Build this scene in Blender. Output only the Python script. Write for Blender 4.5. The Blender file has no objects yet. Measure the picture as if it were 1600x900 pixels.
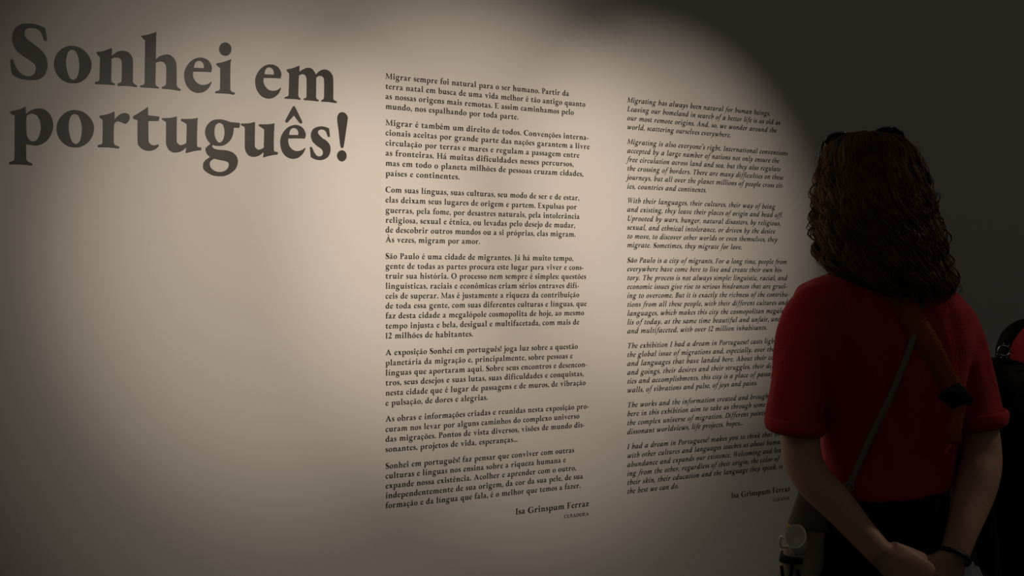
import bpy, bmesh, math, random
from mathutils import Vector, Matrix, noise
from mathutils.geometry import tessellate_polygon

random.seed(7)
SC = bpy.context.scene
COL = SC.collection

# ---------------------------------------------------------------- camera, world, lights
PHI = math.atan(1600.0 / 3145.0)            # angle between the view axis and the wall's normal
CAM = Vector((-2.7 * math.sin(PHI), -2.7 * math.cos(PHI), 1.38))
VR = Vector((math.cos(PHI), -math.sin(PHI), 0))
VF = Vector((math.sin(PHI), math.cos(PHI), 0))
cd = bpy.data.cameras.new('camera')
cd.sensor_width = 36.0
cd.lens = 36.0
cd.shift_y = -10.0 / 1600.0
cam = bpy.data.objects.new('camera', cd)
COL.objects.link(cam)
cam.location = CAM
cam.rotation_euler = (math.pi / 2, 0, -PHI)
SC.camera = cam

SC.view_settings.view_transform = 'Standard'
SC.view_settings.look = 'None'
SC.view_settings.exposure = 0.0
SC.view_settings.gamma = 1.0
SC.view_settings.use_curve_mapping = False

w = bpy.data.worlds.new('world')
SC.world = w
w.use_nodes = True
w.node_tree.nodes['Background'].inputs['Color'].default_value = (1.0, 0.93, 0.84, 1)
w.node_tree.nodes['Background'].inputs['Strength'].default_value = 0.040


def spot(name, loc, aim, power, angle, blend, colour, radius):
    l = bpy.data.lights.new(name, 'SPOT')
    l.energy = power
    l.spot_size = math.radians(angle)
    l.spot_blend = blend
    l.color = colour
    l.shadow_soft_size = radius
    o = bpy.data.objects.new(name, l)
    COL.objects.link(o)
    o.location = loc
    o.rotation_euler = (Vector(aim) - Vector(loc)).to_track_quat('-Z', 'Y').to_euler()
    return o


WARM = (1.0, 0.865, 0.735)
SPOT_W = 66.0
for name, loc, aim, half, power in (('track_spot', (-0.793, -2.416, 2.734), (-0.604, 0, 1.449), 12.42, 1.936),
                                    ('track_spot.001', (-0.295, -2.416, 2.734), (0.505, 0, 1.583), 12.01, 2.043),
                                    ('track_spot.002', (-1.035, -2.416, 2.734), (0.010, 0, 1.466), 14.09, 2.813),
                                    ('track_spot.003', (-1.541, -2.416, 2.734), (-0.329, 0, 1.326), 21.8, 1.526)):
    spot(name, loc, aim, power * SPOT_W, 2 * half, 1.0, WARM, 0.02)
# a lamp of the next exhibit, high on the right, grazing the visitors
spot('exhibit_spot', (2.6, -1.75, 3.2), (0.45, -1.2, 1.2), 38, 20, 0.6, (1.0, 0.80, 0.64), 0.05)



# ---------------------------------------------------------------- materials
def mat(name, colour, rough=0.7, spec=0.5, metal=0.0, bump=0.0, scale=40.0, vary=0.0, stretch=(1, 1, 1), sheen=0.0):
    m = bpy.data.materials.new(name)
    m.use_nodes = True
    nt = m.node_tree
    b = nt.nodes['Principled BSDF']
    b.inputs['Base Color'].default_value = (*colour, 1)
    b.inputs['Roughness'].default_value = rough
    b.inputs['Specular IOR Level'].default_value = spec
    b.inputs['Metallic'].default_value = metal
    if sheen:
        b.inputs['Sheen Weight'].default_value = sheen
        b.inputs['Sheen Roughness'].default_value = 0.5
    if bump or vary:
        tc = nt.nodes.new('ShaderNodeTexCoord')
        mp = nt.nodes.new('ShaderNodeMapping')
        mp.inputs['Scale'].default_value = stretch
        nz = nt.nodes.new('ShaderNodeTexNoise')
        nz.inputs['Scale'].default_value = scale
        nz.inputs['Detail'].default_value = 4
        nt.links.new(tc.outputs['Object'], mp.inputs['Vector'])
        nt.links.new(mp.outputs['Vector'], nz.inputs['Vector'])
        if bump:
            bp = nt.nodes.new('ShaderNodeBump')
            bp.inputs['Strength'].default_value = bump
            bp.inputs['Distance'].default_value = 0.004
            nt.links.new(nz.outputs['Fac'], bp.inputs['Height'])
            nt.links.new(bp.outputs['Normal'], b.inputs['Normal'])
        if vary:
            mx = nt.nodes.new('ShaderNodeMix')
            mx.data_type = 'RGBA'
            mx.inputs['A'].default_value = (*[c * (1 - vary) for c in colour], 1)
            mx.inputs['B'].default_value = (*[min(1, c * (1 + vary)) for c in colour], 1)
            nt.links.new(nz.outputs['Fac'], mx.inputs['Factor'])
            nt.links.new(mx.outputs['Result'], b.inputs['Base Color'])
    return m


M_WALL = mat('wall_paint', (0.62, 0.585, 0.535), 0.85, 0.2, bump=0.06, scale=220, vary=0.015)
M_FLOOR = mat('dark_floor', (0.025, 0.023, 0.022), 0.75, 0.3, bump=0.1, scale=60, vary=0.2)
M_TITLE = mat('title_vinyl', (0.034, 0.028, 0.022), 0.42, 0.5)
M_INK = mat('black_vinyl', (0.012, 0.010, 0.009), 0.6, 0.3)
M_SKIN = mat('skin', (0.42, 0.235, 0.15), 0.55, 0.4, bump=0.1, scale=120, vary=0.08)
M_LIP = mat('lip', (0.40, 0.14, 0.11), 0.5)
M_EYE = mat('eye_white', (0.75, 0.73, 0.70), 0.3)
M_IRIS = mat('iris', (0.06, 0.03, 0.015), 0.2)
M_SHIRT = mat('red_cotton', (0.36, 0.018, 0.022), 0.85, 0.15, bump=0.35, scale=160, vary=0.08, sheen=0.04)
M_TROUSER = mat('black_denim', (0.008, 0.008, 0.009), 0.9, 0.1, bump=0.3, scale=200)
M_HAIR = mat('brown_hair', (0.115, 0.055, 0.016), 0.6, 0.12, bump=0.2, scale=14, vary=0.7)
M_HAIRB = mat('brown_hair_base', (0.018, 0.010, 0.006), 0.7, 0.2, bump=0.6, scale=60, stretch=(3, 3, 0.6))
M_SHOE = mat('black_shoe', (0.012, 0.012, 0.012), 0.5)
M_LEATHER = mat('black_leather', (0.0035, 0.0035, 0.004), 0.75, 0.12, bump=0.3, scale=120)
M_ORANGE = mat('orange_webbing', (0.33, 0.075, 0.022), 0.75, 0.2, bump=0.4, scale=300, vary=0.1)
M_GREYCORD = mat('grey_cord', (0.22, 0.19, 0.165), 0.8, 0.2, bump=0.4, scale=300)
M_CANVAS = mat('beige_canvas', (0.33, 0.265, 0.185), 0.9, 0.1, bump=0.5, scale=260, vary=0.15)
M_CANVASD = mat('grey_canvas', (0.13, 0.115, 0.10), 0.9, 0.1, bump=0.5, scale=260, vary=0.15)
M_PRINT = mat('print_ink', (0.02, 0.02, 0.02), 0.8, 0.1)
M_YELLOW = mat('yellow_piping', (0.35, 0.23, 0.04), 0.8, 0.1)
M_MUG = mat('white_enamel', (0.78, 0.73, 0.64), 0.35, 0.5)
M_CHROME = mat('chrome', (0.75, 0.74, 0.72), 0.18, 0.5, 1.0)
M_LENS = mat('dark_lens', (0.01, 0.01, 0.011), 0.08, 0.6)
M_FRAME = mat('sunglass_frame', (0.012, 0.010, 0.009), 0.22, 0.6)
M_BAND = mat('black_band', (0.008, 0.008, 0.008), 0.5, 0.3)
M_PAPER = mat('paper', (0.55, 0.56, 0.58), 0.7, 0.2)
M_PLASTIC = mat('black_plastic', (0.01, 0.011, 0.011), 0.4, 0.4)


# ---------------------------------------------------------------- helpers
def empty(name, loc, label=None, category=None, group=None):
    o = bpy.data.objects.new(name, None)
    COL.objects.link(o)
    o.location = loc
    o.empty_display_size = 0.1
    tag(o, label, category, group)
    return o


def tag(o, label=None, category=None, group=None, kind=None):
    if label:
        o['label'] = label
    if category:
        o['category'] = category
    if group:
        o['group'] = group
    if kind:
        o['kind'] = kind
    return o


def wpos(o):
    p = Vector((0, 0, 0))
    while o is not None:
        p += o.location
        o = o.parent
    return p


def link(name, me, material, parent=None, smooth=True):
    """me is given in world coordinates; the object's origin goes to its own base."""
    me.materials.clear()
    me.materials.append(material)
    if smooth:
        me.polygons.foreach_set('use_smooth', [True] * len(me.polygons))
    o = bpy.data.objects.new(name, me)
    COL.objects.link(o)
    if parent is not None:
        o.parent = parent
        off = wpos(parent)
    else:
        off = Vector((sum(v.co.x for v in me.vertices) / len(me.vertices), sum(v.co.y for v in me.vertices) / len(me.vertices), min(v.co.z for v in me.vertices)))
        o.location = off
    me.transform(Matrix.Translation(-off))
    me.update()
    return o


def mesh_of(bm, name='m'):
    me = bpy.data.meshes.new(name)
    bmesh.ops.recalc_face_normals(bm, faces=bm.faces)
    bm.to_mesh(me)
    bm.free()
    return me


def ring_mesh(bm, rings, cap=True):
    """skin a list of closed rings (lists of points, equal length)"""
    vs = [[bm.verts.new(p) for p in r] for r in rings]
    n = len(rings[0])
    for a, b in zip(vs, vs[1:]):
        for i in range(n):
            bm.faces.new((a[i], a[(i + 1) % n], b[(i + 1) % n], b[i]))
    if cap:
        bm.faces.new(list(reversed(vs[0])))
        bm.faces.new(vs[-1])
    return vs


def ellipse(c, ax, ay, rx, ry, n=24, ryb=None, e=1.0):
    """rx along ax; ry along +ay and ryb along -ay"""
    out = []
    for i in range(n):
        t = 2 * math.pi * i / n
        ct, st = math.cos(t), math.sin(t)
        ct = math.copysign(abs(ct) ** e, ct)
        st = math.copysign(abs(st) ** e, st)
        out.append(Vector(c) + ax * (rx * ct) + ay * ((ry if st > 0 or ryb is None else ryb) * st))
    return out


def frames(pts):
    """a steady frame (side, up) along a polyline"""
    pts = [Vector(p) for p in pts]
    out = []
    prev = None
    for i, p in enumerate(pts):
        t = (pts[min(i + 1, len(pts) - 1)] - pts[max(i - 1, 0)]).normalized()
        if prev is None:
            ref = Vector((0, 0, 1)) if abs(t.z) < 0.9 else Vector((1, 0, 0))
            a = ref.cross(t).normalized()
        else:
            a = (prev - t * prev.dot(t)).normalized()
        prev = a
        out.append((a, t.cross(a)))
    return pts, out


def tube(bm, pts, radii, n=12, flat=None, cap=True):
    pts, fr = frames(pts)
    if not hasattr(radii, '__len__'):
        radii = [radii] * len(pts)
    rings = []
    for p, (a, b), r in zip(pts, fr, radii):
        ra, rb = (r, r) if not hasattr(r, '__len__') else r
        rings.append(ellipse(p, a, b, ra, rb, n))
    return ring_mesh(bm, rings, cap)


def catmull(pts, sub=6):
    pts = [Vector(p) for p in pts]
    P = [pts[0] * 2 - pts[1]] + pts + [pts[-1] * 2 - pts[-2]]
    out = []
    for i in range(1, len(P) - 2):
        a, b, c, d = P[i - 1:i + 3]
        for k in range(sub):
            t = k / sub
            out.append(0.5 * ((2 * b) + (c - a) * t + (2 * a - 5 * b + 4 * c - d) * t * t + (3 * b - a - 3 * c + d) * t ** 3))
    out.append(pts[-1])
    return out


def smooth_tube(bm, pts, radii, sub=5, n=14, cap=True):
    """tube along a Catmull-Rom line, radii interpolated the same way; ends rounded"""
    rr = [Vector((r, 0, 0)) if not hasattr(r, '__len__') else Vector((r[0], r[1], 0)) for r in radii]
    iso = not hasattr(radii[0], '__len__')
    c = catmull(pts, sub)
    r = catmull(rr, sub)
    rad = [max(0.0005, v.x) if iso else (max(0.0005, v.x), max(0.0005, v.y)) for v in r]
    return tube(bm, c, rad, n, cap=cap)


def ball(bm, c, axes, r, seg=20, rings=12):
    ret = bmesh.ops.create_uvsphere(bm, u_segments=seg, v_segments=rings, radius=1.0)
    for v in ret['verts']:
        q = v.co.copy()
        v.co = Vector(c) + axes[0] * (q.x * r[0]) + axes[1] * (q.y * r[1]) + axes[2] * (q.z * r[2])
    return ret['verts']


def fuse(bm, voxel, smooth=4, factor=0.5):
    """join overlapping closed pieces into one continuous skin"""
    me = mesh_of(bm)
    o = bpy.data.objects.new('tmp', me)
    COL.objects.link(o)
    r = o.modifiers.new('r', 'REMESH')
    r.mode = 'VOXEL'
    r.voxel_size = voxel
    s = o.modifiers.new('s', 'SMOOTH')
    s.iterations = smooth
    s.factor = factor
    dg = bpy.context.evaluated_depsgraph_get()
    dg.update()
    new = bpy.data.meshes.new_from_object(o.evaluated_get(dg))
    bpy.data.objects.remove(o)
    bpy.data.meshes.remove(me)
    return new


def band(bm, pts, width_dir, width, thick):
    """a flat strap along pts; width_dir per point (or one), thickness across"""
    pts, fr = frames(pts)
    rings = []
    for i, p in enumerate(pts):
        t = (pts[min(i + 1, len(pts) - 1)] - pts[max(i - 1, 0)]).normalized()
        wd = width_dir[i] if isinstance(width_dir, list) else width_dir
        wd = (wd - t * wd.dot(t)).normalized()
        nn = t.cross(wd).normalized()
        wv = width[i] if hasattr(width, '__len__') else width
        rings.append([p + wd * wv / 2 + nn * thick / 2, p - wd * wv / 2 + nn * thick / 2, p - wd * wv / 2 - nn * thick / 2, p + wd * wv / 2 - nn * thick / 2])
    ring_mesh(bm, rings)


# ---------------------------------------------------------------- the setting
def box(bm, lo, hi):
    v = [bm.verts.new((x, y, z)) for x in (lo[0], hi[0]) for y in (lo[1], hi[1]) for z in (lo[2], hi[2])]
    for f in ((0, 1, 3, 2), (4, 6, 7, 5), (0, 4, 5, 1), (2, 3, 7, 6), (0, 2, 6, 4), (1, 5, 7, 3)):
        bm.faces.new([v[i] for i in f])


bm = bmesh.new()
box(bm, (-5.0, 0.0, 0.0), (9.0, 0.15, 4.2))
tag(link('wall_back', mesh_of(bm), M_WALL, smooth=False), 'grey-white exhibition wall carrying the lettering, lit by spotlights', 'wall', kind='structure')
bm = bmesh.new()
box(bm, (-5.0, -6.0, -0.1), (9.0, 0.15, 0.0))
tag(link('floor', mesh_of(bm), M_FLOOR, smooth=False), 'dark exhibition floor below the wall', 'floor', kind='structure')

GLYPHS = {
'S': '359,583! 372,514 377,447! 359,436 342,450! 322,517 295,553 256,570 208,571 164,553 145,506 161,451 214,404 283,356 345,294 379,220 383,139 361,60 310,4 237,-21 160,-24 84,-12 21,22! 8,78 0,179! 15,191 32,184! 49,129 84,69 125,30 175,14 214,21 248,54 262,111 248,161 198,202 114,253 53,315 23,400 24,476 53,547 106,594 183,614 268,612',
'o': '193,409 281,393 354,336 394,261 400,201 386,130 341,52 273,-2 209,-20 130,-14 63,27 16,96 0,180 16,267 63,341 122,388|186,366 225,353 253,300 267,232 269,163 257,84 237,38 201,16 166,41 142,107 128,192 132,270 150,337',
'n': '177,425! 187,416! 185,335! 220,369 263,396 311,407 366,398 406,354 420,292 419,56! 430,33 466,13! 468,3 458,-7! 382,-1 319,-4 256,-9! 246,3 256,16! 287,34 295,53! 297,263 289,300 263,323 224,323 183,309! 179,51! 189,25 220,9! 219,-4! 146,-4 60,-6 8,-10! 0,0 12,16! 43,27 51,48! 56,286 49,318! 25,339! 20,357 29,366! 99,384',
'h': '186,671! 181,343! 226,383 296,412 353,407 398,364 419,289 421,57! 436,28 465,11! 469,-1 454,-9! 361,0 259,0! 248,10 259,22! 287,37 300,59! 302,244 292,294 267,321 230,326 181,307! 177,57! 186,28 218,10! 216,-2! 141,-1 8,-4! 0,5 12,17! 44,29 54,51! 59,526 52,563! 24,592! 14,606! 101,632',
'e': '318,252! 328,300 318,341 286,387 238,411 181,414 109,386 46,323 6,241 0,163 18,82 62,20 117,-9 173,-14 234,6 286,52 314,100 324,134! 313,129! 278,101 221,84 165,95 121,137 102,192 104,240! 213,248|173,378 209,367 231,332 231,289! 113,284! 119,321 137,360',
'i': '199,433! 186,355 185,52! 202,32 239,21! 241,10 229,-1! 140,4 6,-1! 0,9 14,23! 50,36 61,56! 63,293 54,317! 22,339! 12,355! 26,366! 99,388/199,558 177,498 124,469 71,487 49,543 71,603 124,632 177,614',
'm': '193,436! 193,355! 237,390 303,418 358,407 394,365 407,340! 449,385 508,415 572,408 620,362 637,294 637,53! 648,31 682,18! 684,6 672,-2! 588,3 481,2! 475,11 489,22! 508,35 516,63! 516,268 504,313 481,330 445,327 412,306! 409,58! 417,31 445,18! 441,0! 358,3 253,3! 243,12 257,22! 280,33 286,59! 286,255 276,308 253,329 222,330 185,309! 177,54! 187,29 210,15! 206,1! 125,5 9,1! 0,10 13,21! 48,36 55,63! 61,296 51,333! 32,354! 26,370! 109,395',
'p': '170,408! 172,326! 222,368 295,397 368,388 425,334 454,246 446,147 401,54 336,-4 271,-24 222,-21 174,-14! 176,-173! 186,-208 234,-233! 238,-243 226,-255! 118,-248 6,-253! 0,-243 10,-227! 46,-212 56,-184! 58,271 50,302! 14,323! 10,343! 94,367|180,310! 214,332 250,336 291,311 319,246 326,174 315,102 287,42 250,18 214,29 186,72 178,138 176,244',
'r': '186,424! 189,334! 218,369 257,401 307,415 346,399 357,367 342,324 311,293 280,299 241,313 206,309 183,280! 178,201 178,61! 191,31 237,15! 240,3 227,-6! 118,0 9,-5! 0,8 14,22! 45,32 55,58! 56,300 49,324! 26,343! 20,356! 32,366! 102,383',
't': '171,507! 175,501! 174,407! 299,401! 303,391 295,351! 177,342! 179,127 191,77 223,54 263,58 291,68! 299,52! 263,15 223,-6 175,-14 120,-2 76,33 57,86 55,344! 9,357! 0,377! 17,391! 96,447',
'u': '174,418! 171,147 178,101 211,74 243,80 284,103! 288,308 280,341! 227,370! 219,383 227,392! 338,400 418,417! 410,222 410,84! 420,63 458,59! 462,42 453,28! 379,15 280,-17! 276,-12! 282,52! 239,12 190,-11 133,-16 85,7 56,56 48,114 48,325 36,353! 4,368! 0,379 8,385! 93,394',
'g': '437,393! 446,375 437,334! 369,330! 364,272 346,206 305,148 251,108 197,94 147,94 118,105! 105,81! 129,55 188,44 278,41 351,22 401,-22 419,-86 401,-161 351,-219 278,-264 197,-279 116,-271 44,-238 4,-199 0,-144 22,-98 85,-49! 49,-18 28,31 36,63 89,112! 49,160 25,222 27,286 58,352 116,402 197,419 260,413 332,395|197,379 233,360 254,302 255,237 237,167 198,132 161,158 138,220 136,294 156,355|129,-66! 206,-79 278,-91 307,-119 301,-166 269,-204 215,-228 152,-224 98,-190 78,-140 89,-99',
'^': '111,656 125,645! 217,466! 215,447 194,440! 171,458! 110,537! 38,453! 20,438 0,446! 2,469! 93,642!',
's': '253,402! 265,306! 250,290 231,304! 211,358 173,383 131,378 107,351 117,315 163,272 225,235 265,182 272,114 248,48 192,2 126,-12 61,-4 12,21! 0,139! 14,151 33,136! 56,83 93,39 131,34 163,52 171,94 149,134 89,171 37,219 14,281 23,345 61,393 135,419 201,417',
'!': '70,624 113,611 142,572 142,525 122,385 91,189 68,162 46,186 22,378 5,506 8,567 31,608/130,61 111,10 65,-14 19,5 0,54 19,105 65,129 111,111',
'a': '25,320 60,375 120,408 190,412 250,395 290,350 298,280 298,90! 305,60 330,50 360,62! 372,50! 350,15 310,-10 260,-12 215,10 190,50! 150,10 100,-12 50,-5 10,35 5,90 25,140 80,180 140,205 180,225! 180,290 170,345 140,368 110,360 105,330 95,290 60,270 30,285|180,190! 140,165 122,120 128,70 150,50 180,75!',
'b': '186,671! 183,332! 222,368 295,405 368,396 425,340 450,246 442,147 400,54 330,-4 250,-20 160,-12 58,18! 59,526 52,563! 24,592! 14,606! 101,632|183,310! 214,332 250,336 291,311 319,246 326,174 315,102 287,42 250,18 214,25 188,60 181,138',
'c': '300,330 285,380 240,408 185,414 111,390 47,328 6,244 0,180 18,95 65,24 120,-9 175,-14 236,6 288,55 316,103 322,134! 311,130! 278,101 221,84 165,95 121,140 104,200 112,280 140,340 175,365 200,345 215,300 250,270 290,285',
'd': '388,671! 386,120 392,70! 430,60! 434,45 428,30! 340,10 275,-17! 268,-12! 265,40! 225,5 180,-14 130,-14 60,25 12,105 0,190 20,280 75,355 150,402 215,410 262,390! 262,520 255,563! 227,592! 217,606! 304,632|262,100! 230,70 200,60 160,85 135,140 128,210 140,290 170,345 205,355 262,320!',
'f': '8,-4! 0,8 12,20! 45,32 57,60! 59,350! 15,352! 10,368 18,380! 60,400! 70,500 110,590 175,650 245,672 310,660 335,620 325,575 290,555 255,572 225,610 200,610 186,560 180,480 182,403! 285,400! 290,385 282,350! 182,350! 181,58! 195,32 245,15! 247,2 235,-6! 120,0',
'j': '199,433! 186,355 185,0 175,-110 130,-200 60,-250 -10,-262 -50,-235 -45,-195 -10,-180 25,-195 50,-180 60,-100 63,293 54,317! 22,339! 12,355! 26,366! 99,388/197,559 176,611 124,632 72,611 51,559 72,507 124,486 176,507',
'l': '186,671! 183,52! 202,32 239,21! 241,10 229,-1! 140,4 6,-1! 0,9 14,23! 50,36 59,56! 59,526 52,563! 24,592! 14,606! 101,632',
'q': '386,418! 384,-173! 394,-208 440,-233! 444,-243 432,-255! 324,-248 212,-253! 206,-243 216,-227! 250,-212 262,-184! 262,40! 225,5 180,-14 130,-14 60,25 12,105 0,190 20,280 75,355 150,402 230,408 320,385|262,100! 230,70 200,60 160,85 135,140 128,210 140,290 170,345 205,355 262,320!',
'v': '5,385! 0,398 8,403! 110,398 215,403! 222,392 212,382! 180,370 185,340! 245,150! 310,340! 305,368 270,382! 264,394 272,403! 340,398 415,403! 420,392 410,382! 375,365 355,330! 225,-15! 195,-15! 65,320 40,365',
'x': '10,403! 190,403! 200,385! 190,365! 375,25! 400,15! 400,0! 210,0! 205,15! 220,30! 45,365! 10,385!/235,403! 385,403! 390,385! 350,365! 110,35! 145,18! 145,0! 0,0! 0,18! 45,35! 280,365! 245,380!',
'z': '20,403! 345,403! 350,390! 160,40! 250,40 300,60 325,120! 345,120! 335,0! 10,0! 5,15! 195,362! 120,362 75,345 50,290! 30,290!',
'I': '6,-1! 0,10 14,24! 60,36 70,62! 70,548! 60,575 14,588! 0,600 6,611! 130,606 256,611! 262,600 248,588! 205,575 195,548! 195,62! 205,36 248,24! 262,10 256,-1! 130,4',
'M': '5,-1! 0,12 12,24! 60,45 75,90! 95,560! 60,590! 20,597! 15,611! 175,611! 395,130! 590,611! 735,611! 740,597! 690,585 680,550! 690,62! 700,36 745,24! 755,10 748,-1! 630,4 510,-1! 505,12 518,24! 560,36 568,62! 560,440! 375,-8! 350,-8! 140,440! 128,90! 135,45 185,24! 195,10 188,-1! 100,4',
'P': '6,-1! 0,10 14,24! 60,36 70,62! 70,548! 60,575 14,588! 0,600 6,611! 130,606 250,612 340,605 410,560 440,470 425,380 370,310 290,275 195,270! 195,62! 205,36 248,24! 262,10 256,-1! 130,4|195,560! 240,575 290,540 310,460 300,370 260,320 195,310!',
'E': '6,-1! 0,10 14,24! 60,36 70,62! 70,548! 60,575 14,588! 0,600 6,611! 430,611! 435,480! 415,478! 395,545 350,570 195,572! 195,335! 270,335 305,345 315,390! 335,390! 335,235! 315,235! 305,285 270,298 195,298! 195,100 215,45 300,40 390,50 430,90 450,150! 470,145! 455,-1!',
'F': '6,-1! 0,10 14,24! 60,36 70,62! 70,548! 60,575 14,588! 0,600 6,611! 430,611! 435,480! 415,478! 395,545 350,570 195,572! 195,335! 270,335 305,345 315,390! 335,390! 335,235! 315,235! 305,285 270,298 195,298! 195,62! 205,36 248,24! 262,10 256,-1! 130,4',
'C': '545,600! 530,575 500,590 430,615 330,622 200,595 90,515 25,400 5,290 30,160 110,55 230,-5 350,-15 460,0 535,30! 560,150! 540,155! 510,80 440,35 350,30 245,75 175,180 160,310 185,450 250,550 340,580 430,565 500,510 525,420! 545,420!',
'J': '6,611! 0,600 14,588! 60,575 70,548! 70,50 50,-60 0,-120 -60,-150! -50,-170! 40,-140 130,-80 185,10 195,110! 195,548! 205,575 248,588! 262,600 256,611! 130,606',
'O': '620,300 529,528 310,622 91,528 0,300 91,72 310,-22 529,72|475,300 427,494 310,575 193,494 145,300 193,106 310,25 427,106',
'A': '0,-1! -5,12 5,24! 50,45 75,90! 285,625! 330,625! 560,80 575,45 620,24! 628,10 620,-1! 510,4 370,-1! 362,12 375,24! 415,40 415,70! 378,175! 190,175! 155,85 165,40 205,24! 212,10 205,-1! 100,4|205,215! 362,215! 285,430!',
'G': '560,600! 540,580 440,615 330,622 200,595 90,515 25,400 5,290 30,160 110,55 230,-5 350,-15 470,0 590,35! 590,220! 600,245 640,255! 645,270 638,280! 520,276 385,280! 380,268 392,255! 450,240 462,215! 462,50 410,25 350,28 245,75 175,180 160,310 185,450 250,550 340,580 430,565 510,510 535,420! 555,420!',
'U': '6,611! 0,600 14,588! 60,575 70,548! 72,200 110,60 200,-10 320,-16 430,25 500,120 512,250! 515,540! 525,575 575,588! 582,600 575,611! 490,606 395,611! 388,600 400,588! 455,570 468,535! 465,260 440,140 375,65 300,50 235,90 205,180 197,300! 197,548! 205,575 248,588! 262,600 256,611! 130,606',
'D': '6,-1! 0,10 14,24! 60,36 70,62! 70,548! 60,575 14,588! 0,600 6,611! 130,606 300,612 450,570 560,460 590,320 560,160 460,50 310,0 130,2|195,560! 300,560 390,490 440,370 435,230 375,100 280,45 195,50!',
'T': '140,-1! 134,12 148,24! 205,36 215,62! 215,570! 120,568 60,545 30,470! 10,475! 20,625! 35,611! 520,611! 535,625! 545,475! 525,470! 495,545 435,568 340,570! 340,62! 350,36 410,24! 418,10 410,-1! 275,4',
'L': '6,-1! 0,10 14,24! 60,36 70,62! 70,548! 60,575 14,588! 0,600 6,611! 130,606 256,611! 262,600 248,588! 205,575 195,548! 195,100 215,45 300,40 390,50 430,90 450,150! 470,145! 455,-1!',
'B': '6,-1! 0,10 14,24! 60,36 70,62! 70,548! 60,575 14,588! 0,600 6,611! 130,606 270,612 370,590 410,520 400,430 330,340! 430,300 470,210 450,100 370,20 250,-5 130,2|195,560! 250,570 285,520 285,420 250,360 195,350!|195,305! 270,300 325,240 330,150 290,70 230,40 195,60!',
'1': '150,640! 165,635! 160,62! 175,30 230,20! 235,8 228,-1! 110,4 0,-1! -5,10 5,20! 40,30 45,62! 45,500 20,540 -10,545! -10,560!',
'2': '20,430! 40,540 110,620 210,635 310,590 345,490 310,370 230,260 140,140 120,110! 260,108 330,130 355,185! 375,180! 350,0! 10,0! 5,20! 110,180 185,300 215,420 200,520 150,560 90,540 50,470 35,425!',
'.': '132,50 113,97 66,116 19,97 0,50 19,3 66,-16 113,3',
',': '70,115 130,90 145,30 110,-60 30,-130! 15,-110! 70,-60 80,-10! 30,0 5,50 20,100',
':': '132,50 113,97 66,116 19,97 0,50 19,3 66,-16 113,3/132,340 113,387 66,406 19,387 0,340 19,293 66,274 113,293',
'-': '0,205! 215,220! 215,150! 0,138!',
"'": '70,655 130,630 145,570 110,480 30,410! 15,430! 70,480 80,530! 30,540 5,590 20,640',
'acute': '0,455! 90,610 140,645 175,625 165,585! 30,440!',
'grave': '175,455! 85,610 35,645 0,625 10,585! 145,440!',
'tilde': '0,480! 30,555 75,580 120,562 165,535 195,545 212,590! 237,580! 215,505 170,470 120,485 70,515 40,510 22,470!',
'cedilla': '90,10! 70,-55! 135,-70 165,-110 155,-165 100,-210 20,-220! 20,-198! 75,-185 95,-150 75,-120 25,-105! 55,10!',
'W': '0,611! 210,611! 215,597! 165,575 170,540! 275,190! 380,540 375,580 330,597! 325,611! 480,611! 485,597! 430,575 405,530! 260,-15! 225,-15! 60,540 40,580 0,597!/285,611! 495,611! 500,597! 450,575 455,540! 560,190! 665,540 660,580 615,597! 610,611! 765,611! 770,597! 715,575 690,530! 545,-15! 510,-15! 345,540 325,580 285,597!',
'R': '6,-1! 0,10 14,24! 60,36 70,62! 70,548! 60,575 14,588! 0,600 6,611! 130,606 250,612 340,605 410,560 440,470 425,380 370,310 290,275 195,270! 195,62! 205,36 248,24! 262,10 256,-1! 130,4|195,560! 240,575 290,540 310,460 300,370 260,320 195,310!/240,300! 400,20 470,-15 550,-5! 555,12! 500,40 460,80 340,290!',
'H': '6,-1! 0,10 14,24! 60,36 70,62! 70,548! 60,575 14,588! 0,600 6,611! 130,606 256,611! 262,600 248,588! 205,575 195,548! 195,62! 205,36 248,24! 262,10 256,-1! 130,4/371,-1! 365,10 379,24! 425,36 435,62! 435,548! 425,575 379,588! 365,600 371,611! 495,606 621,611! 627,600 613,588! 570,575 560,548! 560,62! 570,36 613,24! 627,10 621,-1! 495,4/190,285! 440,285! 440,330! 190,330!',
}
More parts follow.
